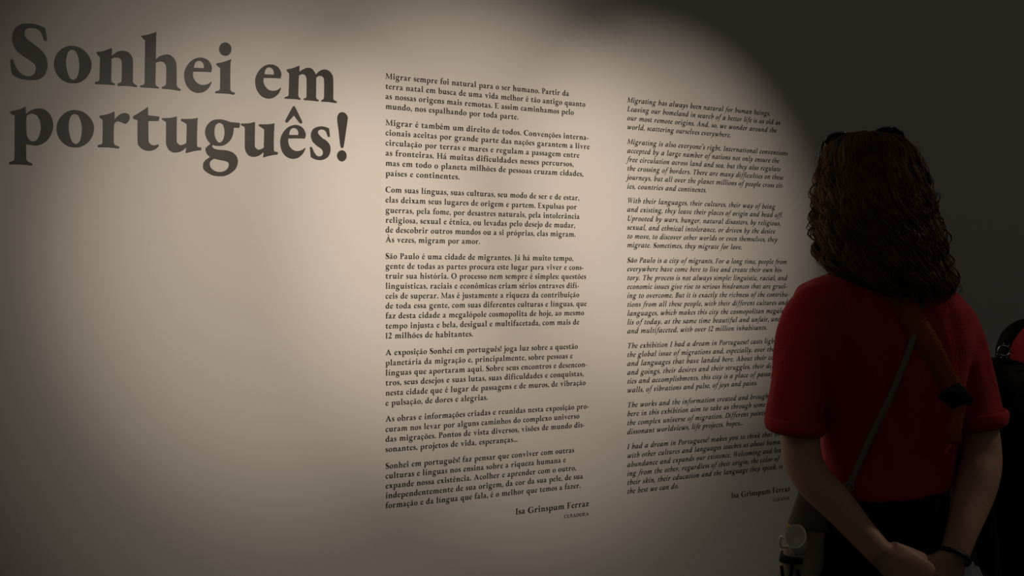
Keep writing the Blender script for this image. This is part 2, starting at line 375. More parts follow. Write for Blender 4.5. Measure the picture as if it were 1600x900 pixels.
ITALIC = {
'i': '20,330! 60,390 130,412! 155,412! 150,120 156,75 172,70 212,105! 222,95! 188,30 138,-12 90,-10 58,30 50,100! 52,300 42,335 28,318!/165,560 147,602 105,620 63,602 45,560 63,518 105,500 147,518',
'n': '150,412! 152,300! 210,380 270,412 330,405 350,350 345,120 350,75 365,70 400,105! 412,95! 380,30 330,-12 285,-10 250,30 248,110 250,290 240,325 215,310 175,240 155,150 150,0! 45,0! 50,300 45,345 20,325! 10,335! 50,390 110,412',
'm': '110,412 150,412! 152,300! 210,380 270,412 330,405 350,350 348,0! 248,0! 250,290 240,325 215,310 175,240 155,150 150,0! 45,0! 50,300 45,345 20,325! 10,335! 50,390/348,300! 410,380 470,412 530,405 550,350 545,120 550,75 565,70 600,105! 612,95! 580,30 530,-12 485,-10 450,30 448,110 450,290 440,325 415,310 375,240 348,150!',
'h': '150,680! 152,300! 210,380 270,412 340,400 375,320 365,200 320,80 250,0 200,-15! 195,0! 235,60 265,160 268,270 250,325 215,310 175,240 155,150 150,0! 45,0! 50,590 40,630 0,635! 0,650! 80,665',
'a': '280,400! 380,412! 370,120 375,75 390,70 425,105! 435,95! 400,30 350,-12 300,-8 275,40 272,90! 225,20 160,-14 95,-5 40,50 20,140 40,250 100,350 180,408 240,412|265,300! 250,350 215,355 170,310 140,220 130,130 150,80 185,85 235,150 265,230',
'd': '270,390! 272,590 262,630 222,635! 222,650! 300,665 372,680! 370,120 375,75 390,70 425,105! 435,95! 400,30 350,-12 300,-8 275,40 272,90! 225,20 160,-14 95,-5 40,50 20,140 40,250 100,350 180,408 240,412|265,300! 250,350 215,355 170,310 140,220 130,130 150,80 185,85 235,150 265,230',
'b': '150,680! 150,300! 200,380 260,412 320,400 365,330 370,230 330,110 260,20 180,-14 100,-5 50,40 45,120! 50,590 40,630 0,635! 0,650! 80,665|150,230! 185,310 225,340 255,310 262,230 240,120 200,50 165,55 150,110',
'r': '150,412! 152,280! 210,370 260,412 310,405 320,350 290,300 250,310 220,300 170,220 152,120 150,0! 45,0! 50,300 45,345 20,325! 10,335! 50,390 110,412',
't': '175,500! 170,405! 250,405! 250,365! 168,365! 160,120 168,75 190,72 235,110! 245,98! 205,30 150,-12 95,-8 62,35 60,110! 62,365! 15,365! 15,380! 90,430',
'l': '150,680! 150,120 156,75 172,70 212,105! 222,95! 188,30 138,-12 90,-10 55,30 48,100! 50,590 40,630 0,635! 0,650! 80,665',
'u': '150,412! 150,120 160,80 190,95 230,160 255,250! 258,412! 360,412! 355,120 360,75 375,70 412,105! 422,95! 388,30 338,-12 290,-8 262,40 258,110! 210,25 150,-14 95,-8 58,40 50,120! 52,300 47,345 20,325! 10,335! 50,390 100,412',
'p': '150,412! 150,320! 200,380 260,412 320,400 365,330 370,230 330,110 260,20 190,-12 150,0! 150,-190 160,-220 200,-228! 200,-245! 0,-245! 0,-228! 40,-215 48,-190! 50,300 45,345 20,325! 10,335! 50,390 110,412|150,230! 185,310 225,340 255,310 262,230 240,120 200,50 150,60!',
'f': '270,680 220,670 160,620 120,520 100,405! 40,405! 40,365! 95,365! 70,50 45,-120 10,-200 -40,-215 -60,-190 -95,-200 -110,-235 -80,-262 -20,-255 60,-200 120,-80 160,120 195,365! 275,365! 275,405! 200,405! 215,520 235,600 260,640 290,630 305,605 340,610 355,645 325,680',
'j': '150,412! 148,0 130,-120 80,-210 10,-255 -60,-255 -90,-220 -65,-185 -20,-195 10,-215 35,-150 45,0 50,300 45,345 20,325! 10,335! 50,390 110,412/165,560 147,602 105,620 63,602 45,560 63,518 105,500 147,518',
'k': '150,680! 150,230! 220,350 270,405 330,412 360,370 340,310 280,260 220,235! 290,80 320,65 370,105! 380,95! 340,25 290,-12 235,0 200,60 150,190! 150,0! 45,0! 50,590 40,630 0,635! 0,650! 80,665',
'v': '10,335! 50,390 110,412 150,400 165,330 175,130! 240,200 285,290 280,340 255,370 275,410 325,415 355,380 345,290 280,150 190,30 130,-15! 80,-10! 70,150 60,310 45,345 22,325!',
'w': '10,335! 50,390 110,412 150,400 165,330 175,130! 240,200 285,290 280,340 255,370 275,410 325,415 355,380 345,290 280,150 190,30 130,-15! 80,-10! 70,150 60,310 45,345 22,325!/225,335! 265,390 325,412 365,400 380,330 390,130! 455,200 500,290 495,340 470,370 490,410 540,415 570,380 560,290 495,150 405,30 345,-15! 295,-10! 285,150 275,310 260,345 237,325!',
'y': '10,335! 50,390 110,412 150,400 170,330 185,130! 240,200 290,290 285,340 262,370 280,410 330,415 360,380 350,280 280,100 180,-80 80,-210 0,-262 -60,-250 -75,-210 -45,-180 0,-190 40,-170 90,-80 80,120 62,310 45,345 22,325!',
}
TITLE = [('S', -1.1884, 1.8137), ('o', -1.1041, 1.8137), ('n', -1.0225, 1.8137), ('h', -0.9294, 1.8137), ('e', -0.8342, 1.8137), ('i', -0.7659, 1.8137), ('e', -0.6739, 1.8137), ('m', -0.6052, 1.8137), ('p', -1.1907, 1.6752), ('o', -1.0989, 1.6752), ('r', -1.017, 1.6752), ('t', -0.9445, 1.6752), ('u', -0.8826, 1.6752), ('g', -0.7927, 1.6752), ('u', -0.707, 1.6752), ('ê', -0.6153, 1.6752), ('s', -0.5438, 1.6752), ('!', -0.4767, 1.6752)]
PORTUGUESE = (-0.353, [
 [('Migrar sempre foi natural para o ser humano. Partir da', 1.8834, 0.5262),
  ('terra natal em busca de uma vida melhor é tão antigo quanto', 1.8583, 0.5778),
  ('as nossas origens mais remotas. E assim caminhamos pelo', 1.8334, 0.5415),
  ('mundo, nos espalhando por toda parte.', 1.8086, 0.3711)],
 [('Migrar é também um direito de todos. Convenções interna-', 1.768, 0.5878),
  ('cionais aceitas por grande parte das nações garantem a livre', 1.7431, 0.5913),
  ('circulação por terras e mares e regulam a passagem entre', 1.718, 0.5587),
  ('as fronteiras. Há muitas dificuldades nesses percursos,', 1.6929, 0.5405),
  ('mas em todo o planeta milhões de pessoas cruzam cidades,', 1.6678, 0.5719),
  ('países e continentes.', 1.6427, 0.2013)],
 [('Com suas línguas, suas culturas, seu modo de ser e de estar,', 1.6019, 0.5585),
  ('elas deixam seus lugares de origem e partem. Expulsas por', 1.5767, 0.5502),
  ('guerras, pela fome, por desastres naturais, pela intolerância', 1.5511, 0.5595),
  ('religiosa, sexual e étnica, ou levadas pelo desejo de mudar,', 1.5265, 0.5455),
  ('de descobrir outros mundos ou a si próprias, elas migram.', 1.5022, 0.5465),
  ('Às vezes, migram por amor.', 1.4778, 0.2593)],
 [('São Paulo é uma cidade de migrantes. Já há muito tempo,', 1.4368, 0.5397),
  ('gente de todas as partes procura este lugar para viver e cons-', 1.4122, 0.5719),
  ('truir sua história. O processo nem sempre é simples: questões', 1.3875, 0.5802),
  ('linguísticas, raciais e econômicas criam sérios entraves difí-', 1.3625, 0.5573),
  ('ceis de superar. Mas é justamente a riqueza da contribuição', 1.3379, 0.5585),
  ('de toda essa gente, com suas diferentes culturas e línguas, que', 1.3133, 0.5819),
  ('faz desta cidade a megalópole cosmopolita de hoje, ao mesmo', 1.2886, 0.5737),
  ('tempo injusta e bela, desigual e multifacetada, com mais de', 1.2635, 0.5585),
  ('12 milhões de habitantes.', 1.2387, 0.2394)],
 [('A exposição Sonhei em português! joga luz sobre a questão', 1.1973, 0.5538),
  ('planetária da migração e, principalmente, sobre pessoas e', 1.172, 0.5375),
  ('línguas que aportaram aqui. Sobre seus encontros e desencon-', 1.1471, 0.5831),
  ('tros, seus desejos e suas lutas, suas dificuldades e conquistas,', 1.1225, 0.5721),
  ('nesta cidade que é lugar de passagens e de muros, de vibração', 1.0974, 0.5786),
  ('e pulsação, de dores e alegrias.', 1.0724, 0.2814)],
 [('As obras e informações criadas e reunidas nesta exposição pro-', 1.0325, 0.5884),
  ('curam nos levar por alguns caminhos do complexo universo', 1.0073, 0.5587),
  ('das migrações. Pontos de vista diversos, visões de mundo dis-', 0.9825, 0.5749),
  ('sonantes, projetos de vida, esperanças...', 0.9573, 0.3691)],
 [('Sonhei em português! faz pensar que conviver com outras', 0.9158, 0.5421),
  ('culturas e línguas nos ensina sobre a riqueza humana e', 0.8912, 0.5162),
  ('expande nossa existência. Acolher e aprender com o outro,', 0.8668, 0.5486),
  ('independentemente de sua origem, da cor da sua pele, de sua', 0.8423, 0.57),
  ('formação e da língua que fala, é o melhor que temos a fazer.', 0.8177, 0.5621)],
])
ENGLISH = (0.3594, [
 [('Migrating has always been natural for human beings.', 1.8816, 0.5145),
  ('Leaving our homeland in search of a better life is as old as', 1.8565, 0.5546),
  ('our most remote origins. And, so, we wonder around the', 1.8315, 0.54),
  ('world, scattering ourselves everywhere.', 1.8066, 0.3648)],
 [("Migrating is also everyone's right. International conventions", 1.7652, 0.5837),
  ('accepted by a large number of nations not only ensure the', 1.7402, 0.5496),
  ('free circulation across land and sea, but they also regulate', 1.7153, 0.5559),
  ('the crossing of borders. There are many difficulties on these', 1.6905, 0.567),
  ('journeys, but all over the planet millions of people cross cit-', 1.6654, 0.567),
  ('ies, countries and continents.', 1.6403, 0.2755)],
 [('With their languages, their cultures, their way of being', 1.6004, 0.5343),
  ('and existing, they leave their places of origin and head off.', 1.5756, 0.5634),
  ('Uprooted by wars, hunger, natural disasters, by religious,', 1.5505, 0.5559),
  ('sexual, and ethnical intolerance, or driven by the desire', 1.5255, 0.5343),
  ('to move, to discover other worlds or even themselves, they', 1.5008, 0.5433),
  ('migrate. Sometimes, they migrate for love.', 1.4761, 0.4065)],
 [('São Paulo is a city of migrants. For a long time, people from', 1.4337, 0.5804),
  ('everywhere have come here to live and create their own his-', 1.409, 0.5634),
  ('tory. The process is not always simple: linguistic, racial, and', 1.3843, 0.5817),
  ('economic issues give rise to serious hindrances that are gruel-', 1.3594, 0.5804),
  ('ing to overcome. But it is exactly the richness of the contribu-', 1.3344, 0.5888),
  ('tions from all these people, with their different cultures and', 1.3095, 0.5837),
  ('languages, which makes this city the cosmopolitan megalopo-', 1.2846, 0.599),
  ('lis of today, at the same time beautiful and unfair, uneven', 1.2598, 0.5863),
  ('and multifaceted, with over 12 million inhabitants.', 1.2352, 0.5021)],
 [('The exhibition I had a dream in Portuguese! casts light on', 1.1937, 0.5685),
  ('the global issue of migrations and, especially, over the people', 1.169, 0.599),
  ('and languages that have landed here. About their comings', 1.1442, 0.5863),
  ('and goings, their desires and their struggles, their difficul-', 1.1193, 0.5786),
  ('ties and accomplishments, this city is a place of passages and', 1.0946, 0.5913),
  ('walls, of vibrations and pulse, of joys and pains.', 1.0697, 0.4651)],
 [('The works and the information created and brought together', 1.0279, 0.6015),
  ('here in this exhibition aim to take us through some paths of', 1.0033, 0.5812),
  ('the complex universe of migration. Different points of view,', 0.9781, 0.5786),
  ('dissonant worldviews, life projects, hopes...', 0.9531, 0.4116)],
 [('I had a dream in Portuguese! makes you to think that living', 0.9114, 0.5863),
  ('with other cultures and languages teaches us about human', 0.8865, 0.566),
  ('abundance and expands our existence. Welcoming and learn-', 0.8613, 0.5863),
  ('ing from the other, regardless of their origin, the color of', 0.8362, 0.5498),
  ('their skin, their education and the language they speak, is', 0.8115, 0.5634),
  ('the best we can do.', 0.7868, 0.1766)],
])
SIGNATURES = [((0.0095, 0.7649, 0.2263), ('CURADORA', 0.1574, 0.7398, 0.078)), ((0.7265, 0.7395, 0.2277), ('CURATOR', 0.8866, 0.7138, 0.0659))]

# ---------------------------------------------------------------- lettering on the wall
def outline(s, sub):
    """'x,y' is a smooth point, 'x,y!' a corner -> polygon"""
    raw = s.split()
    pts = []
    for t in raw:
        x, y = t.rstrip('!').split(',')
        pts.append((float(x), float(y), t.endswith('!')))
    n = len(pts)
    out = []
    for i in range(n):
        b, c = pts[i], pts[(i + 1) % n]
        out.append((b[0], b[1]))
        if b[2] and c[2]:
            continue
        a, d = pts[i - 1], pts[(i + 2) % n]
        if b[2]:
            a = b
        if c[2]:
            d = c
        for k in range(1, sub):
            t = k / sub
            q = []
            for j in (0, 1):
                q.append(0.5 * (2 * b[j] + (c[j] - a[j]) * t + (2 * a[j] - 5 * b[j] + 4 * c[j] - d[j]) * t * t + (3 * b[j] - a[j] - 3 * c[j] + d[j]) * t ** 3))
            out.append(tuple(q))
    return out


ACCENTS = {'á': ('a', 'acute'), 'à': ('a', 'grave'), 'â': ('a', '^'), 'ã': ('a', 'tilde'), 'é': ('e', 'acute'), 'ê': ('e', '^'), 'í': ('i', 'acute'),
           'ó': ('o', 'acute'), 'ô': ('o', '^'), 'õ': ('o', 'tilde'), 'ç': ('c', 'cedilla'), 'À': ('A', 'grave')}
CACHE = {}


def glyph(ch, sub, italic=False):
    """(triangulated pieces [(verts, tris, contours)], left, right) in font units"""
    key = (ch, sub, italic)
    if key in CACHE:
        return CACHE[key]
    base, acc = ACCENTS.get(ch, (ch, None))
    own = italic and base in ITALIC
    src = ITALIC[base] if own else GLYPHS[base]
    if ch == 'í':
        src = src.split('/')[0]
    kx = 1.0 if own or not italic else 0.9
    pieces = []
    for pc in src.split('/'):
        pieces.append([[(x * kx, y) for x, y in outline(c, sub)] for c in pc.split('|')])
    xs = [p[0] for pc in pieces for c in pc for p in c]
    x0, x1 = min(xs), max(xs)
    if base == 'j':
        x0 = 0 if not italic else 10
    if base == 'f':
        x1 = 270 if not italic else 250
        x0 = max(x0, 0)
    if italic and base == 'y':
        x0 = 0
    if acc:
        ap = [[(x * kx, y) for x, y in outline(GLYPHS[acc], sub)]]
        ax = [p[0] for p in ap[0]]
        mid = (x0 + x1) / 2 + (10 if acc != 'cedilla' else -10)
        if ch == 'À':
            ap = [[(x, y + 205) for x, y in ap[0]]]
        sh = mid - (min(ax) + max(ax)) / 2
        pieces.append([[(x + sh, y) for x, y in c] for c in ap])
    k = 0.23 if italic else 0.0
    res = []
    for pc in pieces:
        pc = [[(x + y * k, y) for x, y in c] for c in pc]
        flat = [p for c in pc for p in c]
        tris = tessellate_polygon([[Vector((x, y, 0)) for x, y in c] for c in pc])
        good = []
        for a, b, c in tris:
            area = (flat[b][0] - flat[a][0]) * (flat[c][1] - flat[a][1]) - (flat[c][0] - flat[a][0]) * (flat[b][1] - flat[a][1])
            if abs(area) < 1e-6:
                continue
            good.append((a, b, c) if area > 0 else (a, c, b))
        res.append((flat, good, [len(c) for c in pc]))
    CACHE[key] = (res, x0, x1)
    return CACHE[key]


def text_mesh(items, lift, extrude=0.0):
    """items: (glyph, u, v, em, xscale); faces look at -y"""
    V, F = [], []
    for (pieces, x0, x1), u, v, em, xs in items:
        for flat, tris, counts in pieces:
            o = len(V)
            V += [(u + (x - x0) * em * xs, -lift, v + y * em) for x, y in flat]
            F += [(o + a, o + b, o + c) for a, b, c in tris]
            if extrude:
                ob = len(V)
                V += [(u + (x - x0) * em * xs, -lift + extrude, v + y * em) for x, y in flat]
                s = 0
                for n in counts:
                    for i in range(n):
                        j = (i + 1) % n
                        F.append((o + s + i, o + s + j, ob + s + j, ob + s + i))
                    s += n
    me = bpy.data.meshes.new('text')
    me.from_pydata(V, [], F)
    me.update()
    return me


def set_line(text, u, v, width, em, italic=False):
    """one line of text, spaced to the given width"""
    side = 22
    pos = []
    x = 0
    for ch in text:
        if ch == ' ':
            x += 255
            continue
        g = glyph(ch, 3, italic)
        pos.append((g, x + side))
        x += (g[2] - g[1]) + 2 * side
    total = (x - side) if pos else 1
    k = width / (total * em) if width else 1
    return [(g, u + px * em * k, v, em, k) for g, px in pos]


EM_TITLE = 0.187 / 1000
t = empty('wall_title', (-1.2, -0.001, 1.60), 'huge grey-brown two-line serif title lettering at upper left of the wall', 'lettering')
for ch, u, v in TITLE:
    g = glyph(ch, 8)
    link('letter', text_mesh([(g, u + (0.0 if ch != 'ê' else 0.0), v, EM_TITLE, 1.0)], 0.0015, 0.0015), M_TITLE, t, smooth=False)


def column(name, label, data, em, italic, sig):
    u, paras = data
    t = empty(name, (u, -0.0008, paras[-1][-1][1]), label, 'wall text')
    for p in paras:
        first = None
        lines = [text_mesh(set_line(s, u, v, wd, em, italic), 0.0008) for s, v, wd in p]
        pe = bpy.data.objects.new('paragraph', None)
        COL.objects.link(pe)
        pe.empty_display_size = 0.05
        pe.parent = t
        pe.location = Vector((u, -0.0008, p[-1][1])) - t.location
        for me in lines:
            link('text_line', me, M_INK, pe, smooth=False)
    (su, sv, sw), (word, cu, cv, cw) = sig
    link('signature', text_mesh(set_line('Isa Grinspum Ferraz', su, sv, sw, em * 1.12), 0.0008), M_INK, t, smooth=False)
    link('role_caption', text_mesh(set_line(word, cu, cv, cw, em * 0.62), 0.0008), M_INK, t, smooth=False)


column('portuguese_text', 'column of black upright serif text in the middle of the wall', PORTUGUESE, 0.0232 / 1000, False, SIGNATURES[0])
column('english_text', 'black italic serif text column partly hidden by the woman in red', ENGLISH, 0.0236 / 1000, True, SIGNATURES[1])

# ---------------------------------------------------------------- people
UP = Vector((0, 0, 1))


class Stand:
    """where a figure stands: its sight line from the camera and its own axes"""

    def __init__(self, px, z, turn=0.0, tall=1.0):
        self.tall = tall
        k = (px - 800) / 1600.0
        self.z = z
        self.ray = (VR * k + VF).normalized()
        self.cos = 1 / math.sqrt(1 + k * k)
        p = CAM + (VR * k + VF) * z
        self.base = Vector((p.x, p.y, 0))
        self.F = Matrix.Rotation(turn, 3, 'Z') @ self.ray
        self.R = Vector((self.F.y, -self.F.x, 0))

    def at(self, px, py, d=0.0):
        """the point at depth d beyond the stand, measured off the photograph"""
        return CAM + (VR * ((px - 800) / 1600.0) + VF + UP * ((440 - py) / 1600.0)) * (self.z + d * self.cos)

    def m(self, px, d=0.0):
        return px * (self.z + d * self.cos) / 1600.0 * self.cos

    def p(self, x, f, z):
        return self.base + self.R * x + self.F * f + UP * (z * self.tall)

    def axes(self):
        return (self.R, self.F, UP)


def loft(bm, st, rows, n=32, e=1.0):
    """rows: (py, x left, x right, depth centre, half depth back, half depth front[, tilt])"""
    side = Vector((st.ray.y, -st.ray.x, 0))
    rings = []
    for r in rows:
        py, xl, xr, dc, bb, bf = r[:6]
        tilt = r[6] if len(r) > 6 else 0.0
        rings.append(ellipse(st.at((xl + xr) / 2, py, dc), side + UP * tilt, st.ray, st.m((xr - xl) / 2, dc), bf, n, bb, e))
    ring_mesh(bm, rings)


def hand(bm, wrist, direction, back, side, curl, spread=0.10, thumb_curl=0.5, size=1.0, thumb_out=0.62):
    """palm and five bent fingers; side=+1 puts the thumb on +cross(direction, back)"""
    d = direction.normalized()
    b = (back - d * back.dot(d)).normalized()
    s = d.cross(b) * side
    rings = []
    for t, w_, h_ in ((-0.01, 0.024, 0.018), (0.015, 0.030, 0.017), (0.045, 0.039, 0.0155), (0.075, 0.041, 0.0135), (0.092, 0.038, 0.011)):
        rings.append(ellipse(wrist + d * (t * size) + s * 0.002, s, b, w_ * size, h_ * size, 16))
    ring_mesh(bm, rings)
    for i, (off, ln) in enumerate(((0.028, 0.072), (0.0095, 0.080), (-0.0095, 0.075), (-0.027, 0.060))):
        o = wrist + d * (0.080 * size) + s * (off * size)
        fd = (d + s * (off * spread / 0.028)).normalized()
        pts = [o]
        ang = 0.0
        for k, f in enumerate((0.46, 0.30, 0.24)):
            ang += curl * (0.8 if k == 0 else 1.1)
            pts.append(pts[-1] + (fd * math.cos(ang) - b * math.sin(ang)) * (ln * f * size))
        smooth_tube(bm, pts, [0.0092 * size, 0.0086 * size, 0.0078 * size, 0.0058 * size], 4, 10)
        ball(bm, pts[-1], (d, b, s), [0.0058 * size] * 3, 8, 6)
    o = wrist + d * (0.022 * size) + s * (0.028 * size) - b * 0.004
    td = (d * 0.72 + s * thumb_out - b * 0.25).normalized()
    p1 = o + td * 0.034 * size
    p2 = p1 + (td + d * thumb_curl * 0.5 - b * thumb_curl * 0.4).normalized() * 0.030 * size
    p3 = p2 + (td + d * thumb_curl - b * thumb_curl * 0.8).normalized() * 0.024 * size
    smooth_tube(bm, [o - td * 0.015, p1, p2, p3], [0.013 * size, 0.0115 * size, 0.010 * size, 0.007 * size], 4, 10)
    ball(bm, p3, (d, b, s), [0.007 * size] * 3, 8, 6)


def face(bm, c, R, F, head=1.0):
    """skull, jaw, brow, nose, lips, ears around the head centre c"""
    A = (R, F, UP)
    ball(bm, c + UP * 0.022, A, (0.073, 0.092, 0.092), 28, 18)
    ball(bm, c + F * 0.026 - UP * 0.045, A, (0.060, 0.066, 0.074), 24, 16)
    ball(bm, c + F * 0.066 - UP * 0.098, A, (0.026, 0.022, 0.020))
    ball(bm, c + F * 0.080 + UP * 0.022, A, (0.050, 0.014, 0.012))
    smooth_tube(bm, [c + F * 0.086 + UP * 0.012, c + F * 0.100 - UP * 0.012, c + F * 0.106 - UP * 0.030, c + F * 0.088 - UP * 0.036], [0.008, 0.010, 0.013, 0.010], 4, 10)
    for s in (-1, 1):
        ball(bm, c + R * (0.013 * s) + F * 0.093 - UP * 0.031, A, (0.009, 0.010, 0.008), 10, 8)
        ball(bm, c + R * (0.040 * s) + F * 0.066 - UP * 0.030, A, (0.022, 0.018, 0.020), 12, 8)
        ball(bm, c + R * (0.075 * s) - F * 0.004 - UP * 0.012, A, (0.010, 0.020, 0.032), 14, 10)
    ball(bm, c + F * 0.086 - UP * 0.058, A, (0.024, 0.012, 0.006), 14, 8)
    ball(bm, c + F * 0.084 - UP * 0.068, A, (0.021, 0.012, 0.007), 14, 8)


def eyes(c, R, F, parent):
    for s in (-1, 1):
        b = bmesh.new()
        ball(b, c + R * (0.031 * s) + F * 0.0705 - UP * 0.004, (R, F, UP), (0.0125, 0.0125, 0.0085), 16, 10)
        e = link('eye', mesh_of(b), M_EYE, parent)
        b = bmesh.new()
        ball(b, c + R * (0.031 * s) + F * 0.0815 - UP * 0.004, (R, F, UP), (0.0052, 0.002, 0.0052), 12, 8)
        link('iris', mesh_of(b), M_IRIS, e)


def folds(me, origin, R, F, amp, fx, fz, seed, zlow=0.0):
    """soft hanging folds pressed into a garment"""
    me.update()
    nn = [v.normal.copy() for v in me.vertices]
    for v, n in zip(me.vertices, nn):
        q = v.co - origin
        s = noise.noise(Vector((q.dot(R) * fx, q.dot(F) * fx, q.z * fz + seed)))
        s += 0.5 * noise.noise(Vector((q.dot(R) * fx * 2.1 + q.z * fz, q.dot(F) * fx * 2.1, q.z * fz * 1.4 + seed + 9)))
        n.z *= 0.3
        v.co += n * (amp * s * min(1.0, max(0.0, (v.co.z - zlow) / 0.08)) if zlow else amp * s)
    me.update()


def shoe(bm, st, x, f, turn=0.0):
    D = (st.F + st.R * turn).normalized()
    S = Vector((D.y, -D.x, 0))
    o = st.p(x, f, 0)
    rings = []
    for t, w_, h_, zc in ((-0.075, 0.020, 0.030, 0.034), (-0.065, 0.032, 0.045, 0.048), (-0.03, 0.036, 0.050, 0.052), (0.02, 0.037, 0.043, 0.045), (0.07, 0.043, 0.032, 0.034), (0.12, 0.042, 0.024, 0.026), (0.155, 0.030, 0.018, 0.020), (0.168, 0.012, 0.010, 0.014)):
        rings.append([Vector((q.x, q.y, max(0.0, q.z))) for q in ellipse(o + D * t + UP * zc, S, UP, w_, h_, 20, e=0.8)])
    ring_mesh(bm, rings)


# --- the woman in red, seen from behind
W = Stand(1388, 1.93)
woman = empty('person', W.base, 'woman in red shirt seen from behind, long wavy brown hair, hands clasped behind back', 'person')
HEAD = W.at(1358, 304, 0.0)
bm = bmesh.new()
face(bm, HEAD, W.R, W.F)
smooth_tube(bm, [W.at(1376, 470, -0.03), W.at(1370, 425, -0.025), W.at(1362, 360, -0.01)], [0.060, 0.053, 0.052], 5, 20)
loft(bm, W, [(436, 1310, 1440, -0.01, 0.06, 0.06), (456, 1262, 1490, 0, 0.075, 0.08), (500, 1252, 1512, 0, 0.09, 0.10), (600, 1285, 1492, 0, 0.095, 0.10),
             (700, 1298, 1478, 0, 0.09, 0.09), (760, 1290, 1488, 0, 0.095, 0.09), (840, 1262, 1515, 0, 0.11, 0.095), (900, 1258, 1520, 0, 0.11, 0.095), (935, 1275, 1503, 0, 0.09, 0.08)])
for s in (-1, 1):
    smooth_tube(bm, [W.p(0.075 * s, 0, 0.86), W.p(0.085 * s, 0.005, 0.66), W.p(0.082 * s, 0.01, 0.46), W.p(0.080 * s, -0.012, 0.32), W.p(0.078 * s, -0.01, 0.10), W.p(0.078 * s, 0.0, 0.05)],
                [0.080, 0.074, 0.052, 0.053, 0.036, 0.036], 4, 16)
LARM = [W.at(1264, 482, 0.0), W.at(1254, 600, -0.02), W.at(1252, 706, -0.045), W.at(1273, 752, -0.075), W.at(1306, 786, -0.105), W.at(1344, 830, -0.14), W.at(1378, 868, -0.165)]
smooth_tube(bm, LARM, [0.032, 0.034, 0.0355, 0.0345, 0.032, 0.0265, 0.0235], 5, 20)
RARM = [W.at(1484, 480, 0.0), W.at(1506, 530, -0.005), W.at(1524, 600, -0.02), W.at(1533, 704, -0.045), W.at(1528, 748, -0.075), W.at(1517, 786, -0.10), W.at(1504, 828, -0.135), W.at(1491, 866, -0.155)]
smooth_tube(bm, RARM, [0.026, 0.026, 0.028, 0.0355, 0.0365, 0.0335, 0.027, 0.024], 5, 20)
lw, rw = LARM[-1], RARM[-1]
hand(bm, lw, W.at(1446, 916, -0.185) - lw, -W.F * 0.95 + UP * 0.3, -1, 0.62, 0.08, 1.1, 0.94, 0.22)
hand(bm, rw, W.at(1466, 921, -0.15) - rw, -W.F * 0.75 + W.R * 0.6, 1, 0.42)
body = link('body', fuse(bm, 0.0042, 3), M_SKIN, woman)
eyes(HEAD, W.R, W.F, body)
bm = bmesh.new()
for s, rz in ((-1, 0.0075), (1, 0.0075)):
    ball(bm, HEAD + W.F * 0.0915 - UP * (0.0625 - 0.0045 * s), (W.R, W.F, UP), (0.022, 0.009, 0.0052), 14, 8)
link('lips', mesh_of(bm), M_LIP, body)

# shirt
bm = bmesh.new()
loft(bm, W, [(414, 1322, 1410, -0.012, 0.062, 0.055), (424, 1298, 1432, -0.01, 0.070, 0.065), (434, 1268, 1452, -0.005, 0.078, 0.075), (446, 1244, 1476, 0, 0.086, 0.085), (462, 1236, 1499, 0, 0.096, 0.10), (485, 1236, 1514, 0, 0.106, 0.115),
             (530, 1246, 1520, 0, 0.116, 0.125), (580, 1262, 1514, 0, 0.118, 0.125), (640, 1276, 1503, 0, 0.114, 0.118), (700, 1282, 1494, 0, 0.110, 0.112), (742, 1282, 1490, 0, 0.112, 0.112, 0.03), (768, 1284, 1486, 0, 0.116, 0.112, 0.10)], 40)
loft(bm, W, [(446, 1254, 1296, 0, 0.045, 0.045), (462, 1237, 1296, 0, 0.053, 0.052), (484, 1225, 1296, -0.002, 0.058, 0.055), (520, 1215, 1296, -0.008, 0.062, 0.056), (560, 1210, 1292, -0.014, 0.062, 0.056), (600, 1206, 1290, -0.02, 0.061, 0.056), (640, 1201, 1287, -0.03, 0.060, 0.056, -0.04), (672, 1197, 1285, -0.036, 0.060, 0.056, -0.10)], 32)
loft(bm, W, [(458, 1462, 1494, 0, 0.045, 0.045), (485, 1462, 1516, -0.002, 0.058, 0.055), (520, 1474, 1533, -0.008, 0.062, 0.056), (560, 1486, 1546, -0.014, 0.062, 0.056), (600, 1492, 1557, -0.02, 0.061, 0.056), (635, 1496, 1565, -0.03, 0.060, 0.056, 0.06), (662, 1497, 1571, -0.036, 0.060, 0.056, 0.14)], 32)
me = fuse(bm, 0.006, 14)
folds(me, W.base, W.R, W.F, 0.011, 17.0, 4.0, 3.0, 0.985)
shirt = link('shirt', me, M_SHIRT, woman)
from mathutils.bvhtree import BVHTree
off = wpos(shirt)
SHIRT_TREE = BVHTree.FromPolygons([v.co + off for v in shirt.data.vertices], [tuple(p.vertices) for p in shirt.data.polygons])


def on_shirt(px, py, lift):
    d = (W.at(px, py) - CAM).normalized()
    h = SHIRT_TREE.ray_cast(CAM, d)
    if h[0] is None:
        return W.at(px, py, -0.08)
    n = h[1] if h[1].dot(d) < 0 else -h[1]
    return h[0] + n * lift


def hug(tree, st, x, z, f0, lift, mid=0.0):
    """the garment's surface, reached from outside at (x, f0, z) towards the body's axis"""
    o = st.p(x, f0, z)
    c = st.p(x, mid, min(z, 1.27))
    d = (c - o).normalized()
    h = tree.ray_cast(o, d)
    return (h[0] - d * lift) if h[0] is not None else c - d * 0.1


